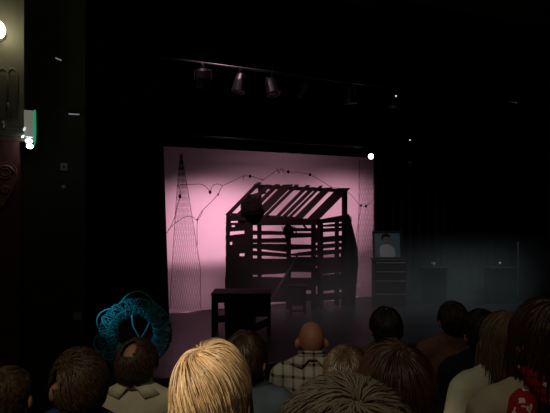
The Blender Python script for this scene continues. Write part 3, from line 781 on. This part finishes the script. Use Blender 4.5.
            while cnt < N and tries < N*8:
                tries += 1
                n_ = Vector((rr.gauss(0, 1), rr.gauss(0, 1), rr.gauss(0, 1))).normalized()
                if n_.z < cut+.05 or (n_.y > .40 and n_.z < .60): continue
                bald = hk.get('bald')
                if bald and (n_-Vector(bald[0]).normalized()).length < bald[1]*rr.uniform(.9, 1.15): continue
                if hk.get('sparse') and rr.random() < hk['sparse']: continue
                if k == 'short' and abs(n_.x) > .72 and n_.z < .12 and n_.y > -.42: continue
                cnt += 1
                lay = rr.uniform(.75, 1.0) if k == 'short' else rr.uniform(.5, 1.0); pts = []; rs = []
                ll = L*rr.uniform(.75, 1.15); steps = hk.get('steps', 7); st = ll/steps
                p = surf(n_, th*(.66 if k == 'short' else .45)); wav = rr.uniform(0, 6.28)
                flow = (n_ - whorl); 
                if flow.length < .05: flow = Vector((rr.uniform(-1, 1), rr.uniform(-1, 1), -.2))
                tint = min(1, max(0, rr.gauss(hk.get('tmean', .5), .16) + hk.get('streak', .25)*noise.noise(n_*5.5)))
                swirl = hk.get('swirl', .25)
                for j in range(steps+1):
                    f_ = j/steps
                    pts.append(p.copy()); rs.append(hk.get('r', .004)*(1 if f_ < .6 else 1-(f_-.6)/.4*.85))
                    q_ = Vector((p.x/rad.x, p.y/rad.y, p.z/rad.z)); nn = Vector((p.x/rad.x**2, p.y/rad.y**2, p.z/rad.z**2)).normalized()
                    dirv = Vector((p.x-whorl.x*rad.x, p.y-whorl.y*rad.y, 0)); dirv = dirv.normalized()*.6 if dirv.length > 1e-4 else flow*.6
                    dirv += Vector((0, 0, -1.0))*(1.0 if q_.z < .8 else .5) + Vector((-dirv.y, dirv.x, 0))*swirl
                    if q_.z < -.25 and k == 'bob': dirv = Vector((dirv.x*.12, dirv.y*.12, -1))
                    if q_.z < -.2 and k == 'long': dirv = Vector((dirv.x*.08, dirv.y*.08, -1))
                    dirv += Vector(hk.get('sweep', (0, 0, 0)))*max(0, q_.z)
                    if q_.z < .1 and q_.y > -.2: dirv += Vector((0, hk.get('fwd', 0.0), 0))
                    if k == 'short': dirv += Vector((rr.uniform(-.25, .25), rr.uniform(-.25, .25), rr.uniform(-.1, .2)))
                    tan = dirv - nn*dirv.dot(nn)*(1.0 if q_.z > -.15 else .15)
                    if k == 'bob' and f_ > .72: tan += Vector((-p.x, -p.y, 0))*hk.get('curl', 3.5)
                    if k in ('bob', 'long'): tan += Vector((math.sin(wav+f_*5), math.cos(wav+f_*4), 0))*.10
                    tan.normalize(); p = p + tan*st
                    # keep outside the skull, at this lock's layer
                    q_ = Vector((p.x/(rad.x+th*lay), p.y/(rad.y+th*lay), p.z/(rad.z+th*lay)))
                    if q_.z > -.35 or k == 'short':
                        if k == 'short': tgt = 1 + (.25*f_ if hk.get('spiky') else .06*f_)
                        else: tgt = min(1.0, .92 + f_*.8)*(1 + hk.get('puff', .0)*max(0, .35-abs(q_.z-.0)))
                        p = p * ((tgt*.5 + q_.length*.5)/q_.length if q_.length > .5 else 1)
                    elif k != 'short':
                        pass
                mb.tube([Hd(*(cen+v)) for v in pts], rs, 3, True, tint)
            for v in mb.bm.verts[:]: pass
            # the cap was made in skull space: move it onto the head
            for v in [v for v in vs_ if v.is_valid]: v.co = Hd(*(cen+v.co))
            mb.build('hair', hair, t, True, world=False)
        if extras: extras(t, X, Hd, HR)
        seat(seat_label, W(u, d, fz), -TH)
        return t

    blonde = hairmat('blonde_hair', (.15, .078, .030), (.88, .63, .37), .36, .6)
    brown = hairmat('brown_hair', (.035, .02, .010), (.13, .075, .035))
    dkbrown = hairmat('dark_brown_hair', (.02, .012, .008), (.075, .04, .024))
    black = hairmat('black_hair', (.006, .005, .005), (.02, .016, .014))
    grey = hairmat('ash_grey_hair', (.20, .17, .125), (.36, .31, .235), .7, .2)
    ltbrown = hairmat('light_brown_hair', (.07, .045, .022), (.22, .15, .075))
    redbrown = hairmat('red_brown_hair', (.025, .011, .007), (.10, .045, .028))
    # nearest head
    person(348, 379, .69, 'person with short ash-grey hair nearest the camera, at the bottom edge right of centre', 'seat of the grey-haired person nearest the camera', grey, cloth('grey_jumper', (.12, .11, .10)), hairkw=dict(kind='short', thick=.046, len=.05, n=8000, r=.0024, tmean=.55, cut=-.5))
    # blonde woman
    person(211, 338.5, 1.40, 'woman with bright blonde bobbed hair, seen from behind at the bottom centre left', 'seat of the woman with bright blonde hair', blonde, cloth('cream_top', (.20, .17, .13)), yaw=-.05, hairkw=dict(kind='bob', thick=.041, len=.205, n=6500, r=.0018, cut=-.55, steps=12, whorl=(-.22, -.25, .93), swirl=.45, tmean=.55, puff=.10, curl=2.6, sweep=(.6, -.2, 0), streak=.55))
    # left edge
    def ear_ring(t, X, Hd, HR):
        pass
    person(7, 367, 1.9, 'person with brown hair and a lit right ear, cut by the left picture edge', 'seat of the person at the left picture edge', brown, cloth('dark_jumper', (.03, .025, .025)), yaw=.1, hairkw=dict(kind='short', thick=.012, len=.05, n=1700, cut=-.55, tmean=.65))
    person(79, 347, 1.72, 'man with thinning brown hair and a blue shirt, second from the left', 'seat of the man in the blue shirt', brown, cloth('blue_shirt', (.025, .05, .13)), yaw=.5, tilt=.05, skin='skin2', hairkw=dict(kind='short', thick=.022, len=.05, n=1700, cut=-.6, bald=((-.88, -.30, .30), .30)))
    person(137, 338, 2.35, 'man in a khaki collared shirt with a small bald crown, before the teal netting', 'seat of the man in the khaki shirt', brown, cloth('khaki_shirt', (.62, .58, .43)), sh=1.02, collar=M['khaki_shirt'], yaw=-.15, hairkw=dict(kind='short', thick=.022, len=.05, n=1700, cut=-.6, bald=((-.14, -.62, .78), .36)))
    def earring(t, X, Hd, HR):
        MB().ell(Hd(.088, -.002, 1.128), (.006, .006, .008)).build('earring', M['chrome'], t, True, world=False)['label'] = 'small shiny earring'
    person(245, 331, 2.12, 'dark-haired person with a small shiny earring, just right of the blonde woman', 'seat of the dark-haired person with the earring', dkbrown, cloth('slate_shirt', (.04, .055, .07)), yaw=-.3, extras=earring, hairkw=dict(kind='short', thick=.018, len=.06, n=1700, cut=-.65))
    person(311.5, 322, 2.80, 'bald man in a pale plaid shirt in front of the stage', 'seat of the bald man in the plaid shirt', None, M['plaid'], skin='skin2', sh=1.05, collar=M['plaid'])
    person(347, 345, 1.92, 'person with short brown hair sitting behind the plaid-shirted man', 'seat of the person behind the plaid-shirted man', brown, cloth('maroon_top', (.09, .02, .02)), yaw=-.2, hairkw=dict(kind='short', thick=.018, len=.05, n=1700, cut=-.5, tmean=.3))
    def dot(t, X, Hd, HR):  # bright metal bead stands in for a highlight on the hair
        MB().ell(Hd(-.005, -.03, 1.303), (.012, .007, .005), HR).build('hair_highlight', M['chrome'], t, True, world=False)['label'] = 'tiny shiny bead imitating a hair highlight'
    person(386, 306.5, 2.92, 'person with black hair and olive jacket, highest head right of the plaid shirt', 'seat of the black-haired person in the olive jacket', black, cloth('olive_jacket', (.075, .06, .03)), extras=dot, hairkw=dict(kind='short', thick=.022, len=.05, n=1700, cut=-.6))
    person(396, 338, 1.30, 'person with reddish dark brown hair, head large in the lower right centre', 'seat of the person with reddish dark brown hair', redbrown, cloth('black_jacket', (.015, .013, .013)), hairkw=dict(kind='bob', thick=.026, len=.20, n=2600, r=.0020, cut=-.55, steps=10, tmean=.5))
    person(453, 301, 3.15, 'person with dim brown hair and rust-coloured jacket, far right of the stage front', 'seat of the person in the rust-coloured jacket', dkbrown, cloth('rust_jacket', (.16, .085, .055)), sh=1.1, hairkw=dict(kind='short', thick=.018, len=.05, n=1700, cut=-.6))
    person(482, 309, 2.55, 'person with black hair and black clothes, right of the rust-coloured jacket', 'seat of the person in black clothes', black, cloth('black_jumper', (.012, .012, .016)), hairkw=dict(kind='short', thick=.02, len=.06, n=1700, cut=-.7))
    person(506, 309, 1.95, 'woman with long light brown hair and a white top near the right edge', 'seat of the woman in the white top', ltbrown, cloth('white_top', (.48, .47, .36)), yaw=-.25, hairkw=dict(kind='long', thick=.020, len=.34, n=2600, r=.0020, cut=-.5, steps=12, tmean=.6))
    def scarf(t, X, Hd, HR):
        mb = MB(); n = 26
        for i in range(4):
            mb.tube([X((.078+.012*math.sin(3*a+i))*math.cos(a)*(1.15-.05*i), -.012+.078*math.sin(a)*(1.1-.04*i), 1.045+.026*i + .012*math.sin(2*a+i)) for a in [k/n*2*math.pi for k in range(n+1)]], .022, 8)
        mb.tube([X(-.03, .05, 1.04), X(-.075, -.02, 1.05), X(-.115, -.075, 1.03), X(-.14, -.10, .985), X(-.145, -.115, .95)], [.03, .035, .037, .032, .015], 10)
        mb.build('scarf', M['scarf'], t, True, world=False)['label'] = 'red scarf with white flecks'
    person(549, 296, 1.35, 'woman with long brown hair, red scarf and cream top at the right picture edge', 'seat of the woman with the red scarf', redbrown, cloth('cream_blouse', (.42, .38, .29)), extras=scarf, yaw=.1, hairkw=dict(kind='bob', thick=.022, len=.25, n=2600, r=.0020, cut=-.5, steps=11))
build_people()

# ---------------------------------------------------------------- stage fog
def fog():
    c = Vector((6.2, 8.42, .95))
    mb = MB().box(c, (9.4, 2.7, 1.86))
    m = bpy.data.materials.new('stage_fog'); m.use_nodes = True; nt = m.node_tree
    for n_ in list(nt.nodes): nt.nodes.remove(n_)
    out = nt.nodes.new('ShaderNodeOutputMaterial'); vs = nt.nodes.new('ShaderNodeVolumePrincipled')
    vs.inputs['Color'].default_value = (.88, .96, 1, 1); vs.inputs['Anisotropy'].default_value = .1
    tc = nt.nodes.new('ShaderNodeTexCoord'); nz = nt.nodes.new('ShaderNodeTexNoise'); nz.inputs['Scale'].default_value = .9; nz.inputs['Detail'].default_value = 3
    nt.links.new(tc.outputs['Object'], nz.inputs['Vector'])
    sp = nt.nodes.new('ShaderNodeSeparateXYZ'); nt.links.new(tc.outputs['Object'], sp.inputs[0])
    def mr(sock, a, b_, c_, d_):
        r = nt.nodes.new('ShaderNodeMapRange'); r.interpolation_type = 'SMOOTHSTEP'
        for i, v in zip((1, 2, 3, 4), (a, b_, c_, d_)): r.inputs[i].default_value = v
        nt.links.new(sock, r.inputs[0]); return r.outputs[0]
    def mul(a, b_):
        k = nt.nodes.new('ShaderNodeMath'); k.operation = 'MULTIPLY'; nt.links.new(a, k.inputs[0])
        if isinstance(b_, float): k.inputs[1].default_value = b_
        else: nt.links.new(b_, k.inputs[1])
        return k.outputs[0]
    dens = mul(mr(nz.outputs['Fac'], .25, .75, .45, 1.0), mr(sp.outputs['Z'], .25, 1.75, 1.0, 0.0))
    dens = mul(dens, mr(sp.outputs['X'], -4.6, -1.3, 0.0, 1.0))
    dens = mul(dens, mr(sp.outputs['X'], 2.6, 4.7, 1.0, .2))
    dens = mul(dens, .22)
    nt.links.new(dens, vs.inputs['Density']); nt.links.new(vs.outputs[0], out.inputs['Volume'])
    o = mb.origin_build('stage_fog', m, (c.x, c.y, .02))
    tag(o, 'low blue-grey stage fog drifting over the right side of the stage', 'fog', kind='stuff')
fog()

# ---------------------------------------------------------------- lights
def lamp(kind, name, loc, energy, col, aim=None, size=.1, angle=45, blend=1.0):
    l = bpy.data.lights.new(name, kind); l.energy = energy; l.color = col
    o = bpy.data.objects.new(name, l); COL.objects.link(o); o.location = Vector(loc)
    if kind == 'SPOT': l.spot_size = math.radians(angle); l.spot_blend = blend; l.shadow_soft_size = size
    elif kind == 'POINT': l.shadow_soft_size = size
    elif kind == 'AREA': l.size = size
    if aim is not None: o.rotation_euler = (Vector(aim)-Vector(loc)).to_track_quat('-Z', 'Y').to_euler()
    return o
PINK = (1, .45, .62)
a1 = on_y(209, 232, YD); a2 = on_y(343, 206, YD); a3 = on_y(275, 235, YD)
lamp('SPOT', 'back_lamp_a', (a1.x-.1, 13.6, 2.9), 700, PINK, a1, .40, 54)
lamp('SPOT', 'back_lamp_b', (a2.x+.1, 13.6, 2.72), 370, PINK, a2, .40, 46)
lamp('SPOT', 'back_lamp_c', (a3.x, 13.8, 2.85), 270, PINK, a3, .40, 80)
for x_ in (a1.x-.3, a3.x, a2.x+.2): lamp('POINT', 'low_fill', (x_, 10.98, .50), 8.5, PINK, None, .15)  # added fill points, brighten the band that the flat shades
lamp('POINT', 'fill_lamp', (4.6, 11.6, 3.6), 11, PINK, None, .3)
lamp('POINT', 'sconce_bulb', sconce_p + Vector((.02, -.18, .03)), 2.0, (1, .92, .66), None, .05)
lamp('POINT', 'emergency_bulb', em_p, .25, (.8, .9, 1), None, .05)
lamp('SPOT', 'house_and_fill_lamp', W(-2.4, -.5, 4.2), 600, (1, .82, .58), W(-.24, 1.42, 1.66), .10, 15, 1.0)
lamp('SPOT', 'house_and_fill_lamp', W(-1.2, -2.2, 6.4), 250, (1, .84, .60), W(-.62, 2.2, 1.35), .15, 36, 1.0)
lamp('POINT', 'house_and_fill_lamp', (1.6, 1.5, 6.6), 26, (1, .92, .62), None, .3)  # added ambient fill lifting the blacks of the house, no fixture
lamp('SPOT', 'fog_lamp', (11.5, 7.6, 6.0), 380, (.86, .97, 1), (7.6, 8.6, .5), .10, 48, 1.0)
lamp('SPOT', 'teal_lamp', (-.5, 5.9, 1.7), 46, (.20, .72, 1), (.55, 6.62, .80), .04, 25, 1.0)
lamp('SPOT', 'stage_fill', (1.5, 7.1, 6.6), 420, (1, .62, .70), (4.3, 9.4, .9), .15, 46, 1.0)  # added reddish fill so the dark shack wood lifts off black
lamp('SPOT', 'portrait_fill', (5.2, 7.2, 5.6), 80, (.82, .93, 1), on_y(386, 244, 9.2), .06, 15, .8)  # added spot without a fixture, brightens the portrait

w = bpy.data.worlds.new('dark'); w.use_nodes = True
w.node_tree.nodes['Background'].inputs[0].default_value = (.004, .004, .004, 1)
scn.world = w

# ---------------------------------------------------------------- camera
cam = bpy.data.cameras.new('camera'); co = bpy.data.objects.new('camera', cam); COL.objects.link(co)
cam.sensor_fit = 'HORIZONTAL'; cam.sensor_width = 36; cam.lens = F/550*36; cam.clip_start = .05
cam.shift_y = (HY-206.5)/550
co.location = CAM; co.rotation_euler = (math.pi/2, 0, -TH)
scn.camera = co
vs = scn.view_settings; vs.view_transform = 'Standard'; vs.look = 'None'; vs.gamma = 1; vs.use_curve_mapping = False; vs.exposure = 0
scn.cycles.use_denoising = True
scn.cycles.volume_bounces = 0
scn.cycles.max_bounces = 8
